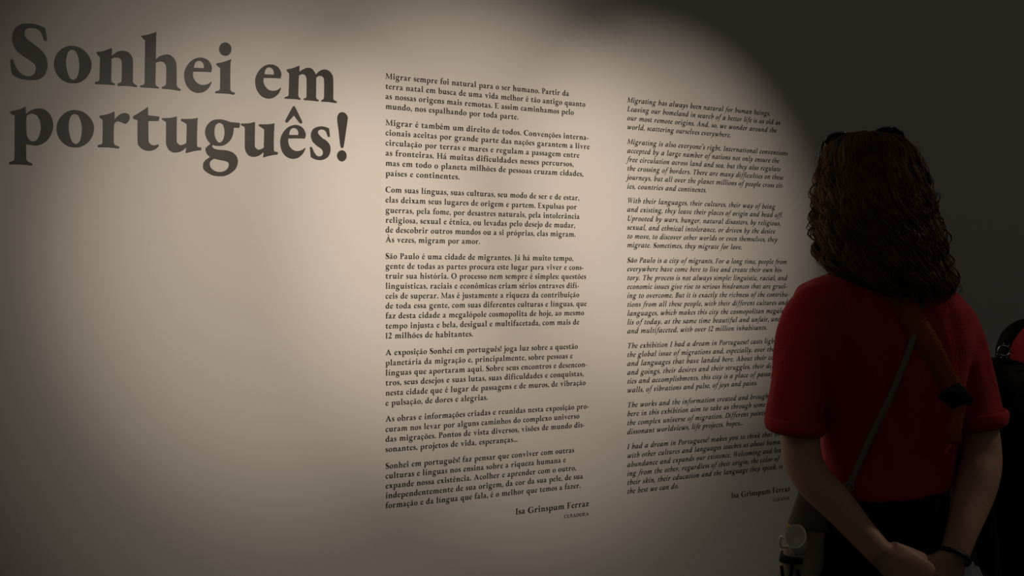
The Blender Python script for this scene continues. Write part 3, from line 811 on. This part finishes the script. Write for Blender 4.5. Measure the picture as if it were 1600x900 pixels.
def hem(rows_mid, r_tube, name):
    """a rolled hem: a thick ring along an ellipse"""
    py, xl, xr, dc, bb, bf, tilt = rows_mid
    side = Vector((W.ray.y, -W.ray.x, 0))
    ring = ellipse(W.at((xl + xr) / 2, py, dc), side + UP * tilt, W.ray, W.m((xr - xl) / 2, dc), bf, 28, bb)
    b = bmesh.new()
    vs = []
    c0 = sum(ring, Vector()) / len(ring)
    for i, p in enumerate(ring):
        out = (p - c0).normalized()
        k = 1 + 0.25 * noise.noise(p * 60)
        vs.append([b.verts.new(p + out * (r_tube * 0.55 * k * math.cos(a)) + UP * (r_tube * 1.25 * math.sin(a))) for a in [2 * math.pi * j / 8 for j in range(8)]])
    for i in range(len(vs)):
        a_, c_ = vs[i], vs[(i + 1) % len(vs)]
        for j in range(8):
            b.faces.new((a_[j], a_[(j + 1) % 8], c_[(j + 1) % 8], c_[j]))
    return link(name, mesh_of(b), M_SHIRT, shirt)


hem((664, 1198, 1286, -0.034, 0.061, 0.057, -0.10), 0.011, 'sleeve_cuff')
hem((655, 1498, 1570, -0.034, 0.061, 0.057, 0.16), 0.012, 'sleeve_cuff')
hem((418, 1316, 1416, -0.012, 0.064, 0.058, 0.0), 0.013, 'collar')

# trousers and shoes
bm = bmesh.new()
loft(bm, W, [(748, 1290, 1484, 0, 0.106, 0.10), (790, 1276, 1500, 0, 0.115, 0.105), (840, 1254, 1522, 0, 0.124, 0.105), (900, 1246, 1530, 0, 0.128, 0.105), (950, 1250, 1526, 0, 0.115, 0.10), (985, 1265, 1511, 0, 0.09, 0.09)], 36)
for s in (-1, 1):
    smooth_tube(bm, [W.p(0.080 * s, -0.005, 0.84), W.p(0.088 * s, 0.0, 0.66), W.p(0.086 * s, 0.008, 0.46), W.p(0.084 * s, -0.006, 0.28), W.p(0.082 * s, 0.0, 0.075)], [0.096, 0.090, 0.074, 0.068, 0.062], 5, 22)
me = fuse(bm, 0.007, 4)
folds(me, W.base, W.R, W.F, 0.004, 16.0, 8.0, 11.0)
trousers = link('trousers', me, M_TROUSER, woman)
for s in (-1, 1):
    bm = bmesh.new()
    shoe(bm, W, 0.082 * s, 0.0, 0.12 * s)
    link('shoe', mesh_of(bm), M_SHOE, woman)

# hair: a full base shape and many wavy locks lying over it
HAIR = [(207, 1338, 1362, 0.0, 0.02, 0.02), (212, 1312, 1393, 0.0, 0.05, 0.05), (222, 1297, 1412, 0.0, 0.080, 0.075), (240, 1289, 1428, 0.0, 0.104, 0.085), (270, 1283, 1437, 0.0, 0.115, 0.06), (300, 1281, 1444, -0.002, 0.118, 0.035),
        (340, 1282, 1450, -0.010, 0.116, 0.03), (380, 1284, 1460, -0.022, 0.108, 0.04), (410, 1290, 1467, -0.036, 0.098, 0.05), (432, 1306, 1474, -0.055, 0.086, 0.05), (452, 1340, 1480, -0.070, 0.072, 0.04), (462, 1372, 1476, -0.08, 0.060, 0.03)]
bm = bmesh.new()
loft(bm, W, HAIR, 40)
me = mesh_of(bm)
folds(me, W.base, W.R, W.F, 0.008, 26.0, 9.0, 5.0)
hair = link('hair', me, M_HAIRB, woman)


def hair_row(y):
    for a, b in zip(HAIR, HAIR[1:]):
        if y <= b[0]:
            t = max(0.0, (y - a[0]) / (b[0] - a[0]))
            return [a[i] + (b[i] - a[i]) * t for i in range(6)]
    return list(HAIR[-1])


SIDE = Vector((W.ray.y, -W.ray.x, 0))


def hair_point(y, th, out):
    """a point around the head: th 0 = image right, -90 = towards the camera"""
    py, xl, xr, dc, bb, bf = hair_row(y)
    ry = bb if math.sin(th) < 0 else bf
    c = W.at((xl + xr) / 2, y, dc)
    return c + SIDE * (math.cos(th) * (W.m((xr - xl) / 2, dc) + out)) + W.ray * (math.sin(th) * (ry + out))


def locks(clumps, per, seed, rad, amp, y0r, y1r, out, ths, width=0.10):
    """clumps of locks that share one wave; they hang from the crown and curl at the tips"""
    rnd = random.Random(seed)
    b = bmesh.new()
    for _ in range(clumps):
        th0 = math.radians(rnd.uniform(*ths))
        cy0, cy1 = rnd.uniform(*y0r), rnd.uniform(*y1r)
        ph, fr = rnd.uniform(0, 6.28), rnd.uniform(0.085, 0.125)
        am = amp * rnd.uniform(0.6, 1.5)
        drift = rnd.uniform(-0.14, 0.14)
        co = rnd.uniform(*out)
        for _k in range(per):
            th = th0 + rnd.gauss(0, width)
            y0 = cy0 + rnd.uniform(-14, 14)
            left = math.cos(th) < -0.55
            y1 = cy1 + rnd.uniform(-12, 12) - (36 if left else 0) - (10 if abs(math.cos(th)) < 0.3 else 0)
            if math.sin(th) > 0.1:
                y0 = min(y0, 250)
            y0 = max(208, y0)
            n = max(10, int((y1 - y0) / 7))
            o0 = co + rnd.uniform(-0.002, 0.002)
            p2 = ph + rnd.gauss(0, 0.35)
            r0 = rad * rnd.uniform(0.6, 1.35)
            pts, rr = [], []
            for i in range(n + 1):
                t = i / n
                y = y0 + (y1 - y0) * t
                g_ = min(1.0, max(0.0, (y - 225) / 120.0))
                wv = am * (0.15 + 0.85 * g_)
                pts.append(hair_point(y, th + drift * t + wv * 7.0 * math.sin(y * fr + p2), o0 + wv * 0.8 * math.cos(y * fr + p2 + 0.7) + (0.004 if math.cos(th) > 0 else 0.0) * t * t))
                q = r0 * (0.35 + 0.65 * min(1, t * 4)) * (1 if t < 0.7 else max(0.10, (1 - t) / 0.3))
                rr.append((q * 1.4, q * 0.75))
            tube(b, pts, rr, 6)
    return mesh_of(b)


# the front of the head stays clear for the face below the hairline
link('hair_locks', locks(60, 9, 3, 0.0036, 0.0075, (207, 300), (420, 470), (-0.001, 0.005), (-215, 35)), M_HAIR, hair)
link('hair_locks', locks(30, 6, 8, 0.0028, 0.0105, (208, 290), (430, 484), (0.001, 0.006), (-205, 25), 0.06), M_HAIR, hair)
link('flyaway_hairs', locks(70, 2, 21, 0.0009, 0.016, (215, 330), (400, 488), (0.004, 0.014), (-205, 25)), M_HAIR, hair)

# sunglasses pushed up on the hair
g = empty('sunglasses', W.at(1349, 212, 0.02), 'dark sunglasses pushed up on top of the wavy brown hair', 'sunglasses')
LN = (W.F * 0.75 + UP * 0.66).normalized()
LU = (UP * 0.75 - W.F * 0.66).normalized()
TIL = -W.at(0, 222).z + W.at(0, 214).z
LR = (W.R + UP * 0.105).normalized()
lens_c = []
for px, py in ((1311, 221), (1384, 213)):
    c = W.at(px, py, 0.036)
    lens_c.append(c)
    b = bmesh.new()
    rings = []
    for k, (sc_, o_) in enumerate(((0.2, 0.004), (0.7, 0.003), (0.96, 0.0008), (0.96, -0.0008), (0.7, 0.001), (0.2, 0.002))):
        rings.append(ellipse(c + LN * o_, LR, LU, 0.0235 * sc_, 0.019 * sc_, 28, e=0.85))
    ring_mesh(b, rings)
    link('lens', mesh_of(b), M_LENS, g)
b = bmesh.new()
for c in lens_c:
    ring = ellipse(c, LR, LU, 0.0242, 0.0196, 28, e=0.85)
    vs = []
    for p in ring:
        o = (p - c).normalized()
        vs.append([b.verts.new(p + o * (0.0026 * math.cos(a)) + LN * (0.0026 * math.sin(a))) for a in [math.pi * j / 3 for j in range(6)]])
    for i in range(28):
        for j in range(6):
            b.faces.new((vs[i][j], vs[i][(j + 1) % 6], vs[(i + 1) % 28][(j + 1) % 6], vs[(i + 1) % 28][j]))
smooth_tube(b, [lens_c[0] + LR * 0.026, (lens_c[0] + lens_c[1]) / 2 + LU * 0.006 + UP * 0.002, lens_c[1] - LR * 0.026], [0.0028, 0.0024, 0.0028], 6, 8)
link('frame', mesh_of(b), M_FRAME, g)
for s, c in ((-1, lens_c[0]), (1, lens_c[1])):
    b = bmesh.new()
    h = c + LR * (0.0275 * s)
    smooth_tube(b, [h + LU * 0.008, h - W.F * 0.004 - UP * 0.014 + LR * (0.006 * s), h - W.F * 0.018 - UP * 0.05 + LR * (0.010 * s), h - W.F * 0.04 - UP * 0.085 + LR * (0.012 * s), h - W.F * 0.045 - UP * 0.11 + LR * (0.008 * s)], [0.003, 0.0028, 0.0024, 0.0024, 0.002], 5, 8)
    link('temple', mesh_of(b), M_FRAME, g)

for px, py in ((1319, 217), (1324, 216), (1380, 209)):
    b = bmesh.new()
    ball(b, W.at(px, py, 0.018), (W.R, W.F, UP), (0.0022, 0.002, 0.0013), 10, 6)
    link('metal_trim', mesh_of(b), M_CHROME, g)

# bracelet on the right wrist
b = bmesh.new()
ax = (RARM[-1] - RARM[-2]).normalized()
c = RARM[-1] + ax * 0.004
u1 = ax.cross(W.F).normalized()
u2 = ax.cross(u1)
ring = ellipse(c, u1, u2, 0.0275, 0.0265, 32)
vs = []
for p in ring:
    o = (p - c).normalized()
    vs.append([b.verts.new(p + o * (0.0028 * math.cos(a)) + ax * (0.0042 * math.sin(a))) for a in [math.pi * j / 4 for j in range(8)]])
for i in range(32):
    for j in range(8):
        b.faces.new((vs[i][j], vs[i][(j + 1) % 8], vs[(i + 1) % 32][(j + 1) % 8], vs[(i + 1) % 32][j]))
tag(link('bracelet', mesh_of(b), M_BAND), 'thin black bracelet around the right wrist of the woman in red', 'bracelet')

# folded leaflet held behind the back
t = empty('leaflet', W.at(1516, 905, -0.15), 'pale folded leaflet poking out beside the clasped hands', 'leaflet')
for k, (x0, x1, y1) in enumerate(((1508, 1519, 868), (1516, 1528, 876), (1525, 1539, 884))):
    b = bmesh.new()
    A, B, C_, D_ = W.at(x0, y1, -0.150 + 0.004 * k), W.at(x0 + 5, y1 + 3, -0.158 + 0.004 * k), W.at(x1 + 14, 945, -0.158 + 0.004 * k), W.at(x0 - 12, 945, -0.150 + 0.004 * k)
    nn = (B - A).cross(D_ - A).normalized() * 0.0006
    v = [b.verts.new(p + q) for q in (nn, -nn) for p in (A, B, C_, D_)]
    for f in ((0, 1, 2, 3), (7, 6, 5, 4), (0, 4, 5, 1), (1, 5, 6, 2), (2, 6, 7, 3), (3, 7, 4, 0)):
        b.faces.new([v[i] for i in f])
    link('page', mesh_of(b), M_PAPER, t, smooth=False)

# tote bag at the left hip with its thin grey strap
t = empty('tote_bag', W.at(1240, 1010, 0.0), 'beige canvas tote bag on a thin grey strap at the left hip of the woman', 'bag')
b = bmesh.new()
loft(b, W, [(772, 1250, 1304, 0.01, 0.014, 0.014), (800, 1238, 1310, 0.008, 0.028, 0.026), (830, 1229, 1305, 0.006, 0.038, 0.034), (862, 1221, 1297, 0.004, 0.044, 0.040), (900, 1214, 1286, 0.002, 0.047, 0.042), (960, 1206, 1272, 0, 0.047, 0.042), (1006, 1207, 1264, 0, 0.042, 0.038), (1012, 1212, 1259, 0, 0.036, 0.030)], 32, 0.7)
me = mesh_of(b)
folds(me, W.base, W.R, W.F, 0.004, 22, 10, 2)
bag = link('bag_body', me, M_CANVAS, t)
b = bmesh.new()
loft(b, W, [(766, 1248, 1305, 0.01, 0.016, 0.016), (795, 1238, 1313, 0.008, 0.031, 0.029), (818, 1230, 1310, 0.006, 0.040, 0.036), (822, 1230, 1309, 0.006, 0.040, 0.036)], 32, 0.7)
link('flap', mesh_of(b), M_CANVASD, t)
b = bmesh.new()
loft(b, W, [(820, 1229, 1264, -0.006, 0.030, 0.02), (826, 1228, 1264, -0.006, 0.0335, 0.02)], 24, 0.7)
link('piping', mesh_of(b), M_YELLOW, t)
b = bmesh.new()
loft(b, W, [(864, 1219, 1262, -0.004, 0.040, 0.02), (873, 1217, 1261, -0.004, 0.041, 0.02)], 24, 0.7)
link('zip_band', mesh_of(b), M_PRINT, t)
b = bmesh.new()
for pts in (((1221, 884), (1224, 905), (1230, 925)), ((1238, 882), (1234, 905), (1230, 925)), ((1246, 890), (1250, 915), (1249, 930))):
    c3 = [W.at(x, y, -0.0465) for x, y in pts]
    tube(b, catmull(c3, 4), (0.0032), 8)
link('printed_mark', mesh_of(b), M_PRINT, t)
b = bmesh.new()
back = [hug(SHIRT_TREE, W, 0.086, 1.52, 0.0, 0.004), on_shirt(1462, 448, 0.004), on_shirt(1442, 470, 0.004), on_shirt(1430, 502, 0.003), on_shirt(1422, 540, 0.004)] + [on_shirt(1422 - 93 * k / 3, 540 + 221 * k / 3, 0.006) for k in range(1, 4)]
c3 = catmull(back + [W.at(1316, 779, -0.085), W.at(1302, 786, -0.02)], 8)
band(b, c3, SIDE + UP * 0.4, 0.0105, 0.003)
link('strap', mesh_of(b), M_GREYCORD, t)
b = bmesh.new()
front = [hug(SHIRT_TREE, W, 0.086, 1.52, 0.0, 0.004)] + [hug(SHIRT_TREE, W, 0.084 - 0.185 * k / 6, 1.385 - 0.34 * k / 6, 0.5, 0.005) for k in range(0, 7)] + [W.at(1258, 782, 0.03)]
band(b, catmull(front, 6), W.R * -1 + UP * 0.3, 0.0105, 0.003)
link('strap', mesh_of(b), M_GREYCORD, t)
b = bmesh.new()
c = on_shirt(1330, 761, 0.007)
for k in range(2):
    tube(b, [c + (SIDE * math.cos(a) + UP * math.sin(a)) * 0.008 + W.ray * 0.003 * k for a in [2 * math.pi * j / 16 for j in range(17)]], 0.0018, 6)
link('strap_ring', mesh_of(b), M_GREYCORD, t)

# white mug hanging at the bag
t = empty('mug', W.at(1242, 862, -0.055), 'small white mug with a loop handle tucked on the tote bag', 'mug')
mo = (-W.ray * 0.78 + UP * 0.62 - SIDE * 0.10).normalized()
mu = (UP - mo * UP.dot(mo)).normalized()
ms = mo.cross(mu).normalized()
mc = W.at(1243, 838, -0.088)
b = bmesh.new()
rings = []
for o_, r_ in ((-0.040, 0.004), (-0.040, 0.0150), (-0.036, 0.0185), (-0.015, 0.0205), (0.0, 0.0212), (0.0016, 0.0205), (0.0, 0.0190), (-0.013, 0.0182), (-0.030, 0.0165), (-0.033, 0.012), (-0.034, 0.004)):
    rings.append(ellipse(mc + mo * o_, ms, mu, r_ * 0.92, r_ * 1.12, 32))
ring_mesh(b, rings)
link('cup', mesh_of(b), M_MUG, t)
b = bmesh.new()
hs = ms if ms.dot(SIDE) < 0 else -ms
smooth_tube(b, [mc + hs * 0.018 - mo * 0.006 - mu * 0.004, mc + hs * 0.026 - mo * 0.007 - mu * 0.001, mc + hs * 0.029 - mo * 0.013 - mu * 0.008, mc + hs * 0.027 - mo * 0.021 - mu * 0.013, mc + hs * 0.017 - mo * 0.028 - mu * 0.010], [0.003, 0.003, 0.003, 0.003, 0.003], 5, 10)
link('handle', mesh_of(b), M_MUG, t)

# broad orange strap across the back
t = empty('crossbody_bag', W.at(1512, 960, 0.06), 'black crossbody bag on a broad orange-brown strap with black buckle, behind the right arm', 'bag')
path = [hug(SHIRT_TREE, W, 0.15 - 0.215 * k / 6, 1.06 + 0.31 * k / 6, 0.5, 0.006) for k in range(7)] + [hug(SHIRT_TREE, W, -0.066, 1.55, 0.06, 0.006), hug(SHIRT_TREE, W, -0.064, 1.55, -0.03, 0.006), on_shirt(1345, 424, 0.010), on_shirt(1372, 440, 0.009), on_shirt(1402, 462, 0.008), on_shirt(1424, 498, 0.008), on_shirt(1445, 538, 0.008), on_shirt(1466, 578, 0.008), on_shirt(1484, 610, 0.008)]
b = bmesh.new()
band(b, catmull(path, 4), (SIDE + UP * 0.45), 0.042, 0.004)
link('webbing', mesh_of(b), M_ORANGE, t)
b = bmesh.new()
p0, p1 = on_shirt(1478, 606, 0.009), on_shirt(1496, 634, 0.009)
band(b, [p0, p0.lerp(p1, 0.15), p0.lerp(p1, 0.85), p1], (SIDE + UP * 0.55), [0.040, 0.047, 0.047, 0.038], 0.010)
link('buckle', mesh_of(b), M_PLASTIC, t)
b = bmesh.new()
band(b, catmull([on_shirt(1492, 628, 0.006), on_shirt(1487, 648, 0.006), on_shirt(1484, 670, 0.006), on_shirt(1484, 692, 0.006)], 4), SIDE, [0.030] * 13, 0.003)
link('webbing_end', mesh_of(b), M_ORANGE, t)

b = bmesh.new()
loft(b, W, [(672, 1484, 1506, 0.03, 0.012, 0.02), (690, 1484, 1534, 0.045, 0.03, 0.04), (740, 1486, 1548, 0.06, 0.045, 0.05), (820, 1492, 1556, 0.07, 0.05, 0.055), (900, 1498, 1562, 0.07, 0.05, 0.055), (945, 1502, 1560, 0.07, 0.045, 0.05), (952, 1508, 1554, 0.07, 0.035, 0.04)], 32, 0.7)
me = mesh_of(b)
folds(me, W.base, W.R, W.F, 0.004, 18, 9, 6)
link('bag_body', me, M_LEATHER, t)

# --- the second visitor at the right edge, mostly out of the frame
V = Stand(1665, 2.3, -1.0, 0.958)
visitor = empty('person', V.base, 'person in red top cut off by right edge, carrying a black backpack', 'person')
VH = V.p(0, 0.055, 1.50)
bm = bmesh.new()
face(bm, VH, V.R, V.F)
smooth_tube(bm, [V.p(0, -0.02, 1.28), V.p(0, 0.005, 1.36), V.p(0, 0.04, 1.47)], [0.062, 0.052, 0.052], 5, 20)


def vloft(b, rows, n=32):
    ring_mesh(b, [ellipse(V.p(x, f, z), V.R, V.F, rx, rf, n, rb) for z, x, f, rx, rb, rf in rows])


vloft(bm, [(1.335, 0, 0, 0.07, 0.055, 0.055), (1.30, 0, 0, 0.15, 0.075, 0.075), (1.22, 0, 0, 0.165, 0.095, 0.10), (1.05, 0, 0, 0.14, 0.095, 0.10), (0.95, 0, 0, 0.13, 0.09, 0.09), (0.80, 0, 0, 0.165, 0.11, 0.10), (0.74, 0, 0, 0.14, 0.09, 0.09)])
for s in (-1, 1):
    smooth_tube(bm, [V.p(0.08 * s, 0, 0.80), V.p(0.085 * s, 0.01, 0.46), V.p(0.08 * s, -0.012, 0.30), V.p(0.08 * s, -0.005, 0.10), V.p(0.08 * s, 0, 0.05)], [0.080, 0.052, 0.052, 0.036, 0.036], 4, 16)
    el = V.p(0.20 * s, 0.06, 1.03)
    wr = V.p(0.12 * s, 0.27, 1.03)
    smooth_tube(bm, [V.p(0.155 * s, 0, 1.275), V.p(0.185 * s, 0.02, 1.15), el, V.p(0.165 * s, 0.17, 1.02), wr], [0.045, 0.040, 0.036, 0.032, 0.024], 5, 18)
    hand(bm, wr, V.F * 0.8 - V.R * (0.6 * s), V.R * (0.4 * s) + V.F * 0.3, 1 if s > 0 else -1, 0.5)
vb = link('body', fuse(bm, 0.005, 3), M_SKIN, visitor)
eyes(VH, V.R, V.F, vb)
bm = bmesh.new()
vloft(bm, [(1.355, 0, 0, 0.065, 0.062, 0.06), (1.325, 0, 0, 0.12, 0.078, 0.078), (1.29, 0, 0, 0.175, 0.092, 0.095), (1.20, 0, 0, 0.18, 0.112, 0.12), (1.05, 0, 0, 0.165, 0.112, 0.12), (0.93, 0, 0, 0.165, 0.115, 0.115)], 36)
for s in (-1, 1):
    smooth_tube(bm, [V.p(0.15 * s, 0, 1.28), V.p(0.185 * s, 0.018, 1.16), V.p(0.196 * s, 0.045, 1.08)], [0.058, 0.060, 0.058], 5, 20)
me = fuse(bm, 0.007, 4)
folds(me, V.base, V.R, V.F, 0.006, 15, 4.5, 1.0)
vshirt = link('shirt', me, M_SHIRT, visitor)
bm = bmesh.new()
vloft(bm, [(0.96, 0, 0, 0.155, 0.11, 0.105), (0.82, 0, 0, 0.18, 0.128, 0.108), (0.72, 0, 0, 0.17, 0.11, 0.10)], 32)
for s in (-1, 1):
    smooth_tube(bm, [V.p(0.085 * s, 0, 0.78), V.p(0.09 * s, 0.006, 0.46), V.p(0.088 * s, -0.004, 0.26), V.p(0.085 * s, 0, 0.075)], [0.098, 0.076, 0.068, 0.062], 5, 20)
link('trousers', fuse(bm, 0.008, 4), M_TROUSER, visitor)
for s in (-1, 1):
    bm = bmesh.new()
    shoe(bm, V, 0.085 * s, 0.0, 0.1 * s)
    link('shoe', mesh_of(bm), M_SHOE, visitor)
bm = bmesh.new()
ball(bm, VH + UP * 0.035 - V.F * 0.012, (V.R, V.F, UP), (0.082, 0.096, 0.092), 28, 18)
ball(bm, VH - UP * 0.03 - V.F * 0.045, (V.R, V.F, UP), (0.074, 0.060, 0.085), 24, 16)
me = fuse(bm, 0.006, 3)
folds(me, V.base, V.R, V.F, 0.006, 40, 20, 4.0)
link('hair', me, M_HAIRB, visitor)

# the backpack on the visitor's back
t = empty('backpack', V.p(0, -0.2, 0.75), 'black backpack with chrome ring at the right edge of the photo', 'backpack')
bm = bmesh.new()
ring_mesh(bm, [ellipse(V.p(x, f, z), V.R, V.F, rx, rf, 36, None, 0.6) for z, x, f, rx, rf in
               ((1.262, 0.0, -0.165, 0.04, 0.025), (1.256, 0.0, -0.168, 0.075, 0.040), (1.235, 0.0, -0.172, 0.110, 0.052), (1.19, 0.0, -0.175, 0.135, 0.058), (1.10, 0, -0.19, 0.15, 0.072), (0.95, 0, -0.195, 0.155, 0.078), (0.80, 0, -0.19, 0.152, 0.076), (0.75, 0, -0.185, 0.14, 0.066), (0.745, 0, -0.185, 0.10, 0.05))])
me = mesh_of(bm)
folds(me, V.base, V.R, V.F, 0.004, 18, 9, 7)
pack = link('pack_body', me, M_LEATHER, t)
bm = bmesh.new()
ring_mesh(bm, [ellipse(V.p(0, f, z), V.R, V.F, rx, rf, 30, None, 0.6) for z, f, rx, rf in ((1.05, -0.262, 0.09, 0.02), (1.04, -0.268, 0.105, 0.028), (0.90, -0.276, 0.11, 0.034), (0.82, -0.27, 0.105, 0.028), (0.81, -0.266, 0.09, 0.02))])
link('front_pocket', mesh_of(bm), M_LEATHER, t)
VS = Vector((V.ray.y, -V.ray.x, 0))
off = wpos(vshirt)
VTREE = BVHTree.FromPolygons([v.co + off for v in vshirt.data.vertices], [tuple(p.vertices) for p in vshirt.data.polygons])
verts, polys = [], []
for s in (-1, 1):
    pth = [V.p(0.075 * s, -0.172, 1.235)]
    for ang in (158, 140, 122, 104, 86, 68, 48, 28, 8, -14):
        a_ = math.radians(ang)
        c_ = V.p((0.084 + 0.0003 * (158 - ang)) * s, 0, 1.20)
        d_ = V.F * math.cos(a_) + UP * math.sin(a_)
        h = VTREE.ray_cast(c_ + d_ * 0.6, -d_)
        pth.append((h[0] if h[0] is not None else c_ + d_ * 0.12) + d_ * 0.010)
    pth += [V.p(0.19 * s, 0.06, 1.0), V.p(0.185 * s, -0.05, 0.93), V.p(0.14 * s, -0.14, 0.86)]
    bm = bmesh.new()
    band(bm, catmull(pth, 4), V.R, 0.052, 0.014)
    so = link('shoulder_strap', mesh_of(bm), M_LEATHER, t)
    o_ = wpos(so)
    k0 = len(verts)
    verts += [v.co + o_ for v in so.data.vertices]
    polys += [tuple(i + k0 for i in p.vertices) for p in so.data.polygons]


def ring_at(c, a, b_, r, rt, n=24):
    bm_ = bmesh.new()
    vs_ = []
    for p in ellipse(c, a, b_, r, r, n):
        o_ = (p - c).normalized()
        nn_ = a.cross(b_)
        vs_.append([bm_.verts.new(p + o_ * (rt * math.cos(q)) + nn_ * (rt * math.sin(q))) for q in [math.pi * j / 3 for j in range(6)]])
    for i in range(n):
        for j in range(6):
            bm_.faces.new((vs_[i][j], vs_[i][(j + 1) % 6], vs_[(i + 1) % n][(j + 1) % 6], vs_[(i + 1) % n][j]))
    return mesh_of(bm_)


k0 = len(verts)
o_ = wpos(pack)
verts += [v.co + o_ for v in pack.data.vertices]
polys += [tuple(i + k0 for i in p.vertices) for p in pack.data.polygons]
PTREE = BVHTree.FromPolygons(verts, polys)
d_ = (V.at(1569, 548) - CAM).normalized()
rc = PTREE.ray_cast(CAM, d_)[0]
rc = (rc if rc is not None else V.at(1568, 553, -0.2)) - d_ * 0.022
link('ring', ring_at(rc, VS, (UP * 0.9 - V.ray * 0.3).normalized(), 0.0125, 0.0018), M_CHROME, t)
bm = bmesh.new()
for a_ in range(7):
    q = rc + (VS * math.cos(a_ * 0.7 - 2.6) + UP * math.sin(a_ * 0.7 - 2.6)) * 0.0165
    ball(bm, q, (VS, V.ray, UP), [0.0016] * 3, 8, 6)
link('studs', mesh_of(bm), M_CHROME, t)
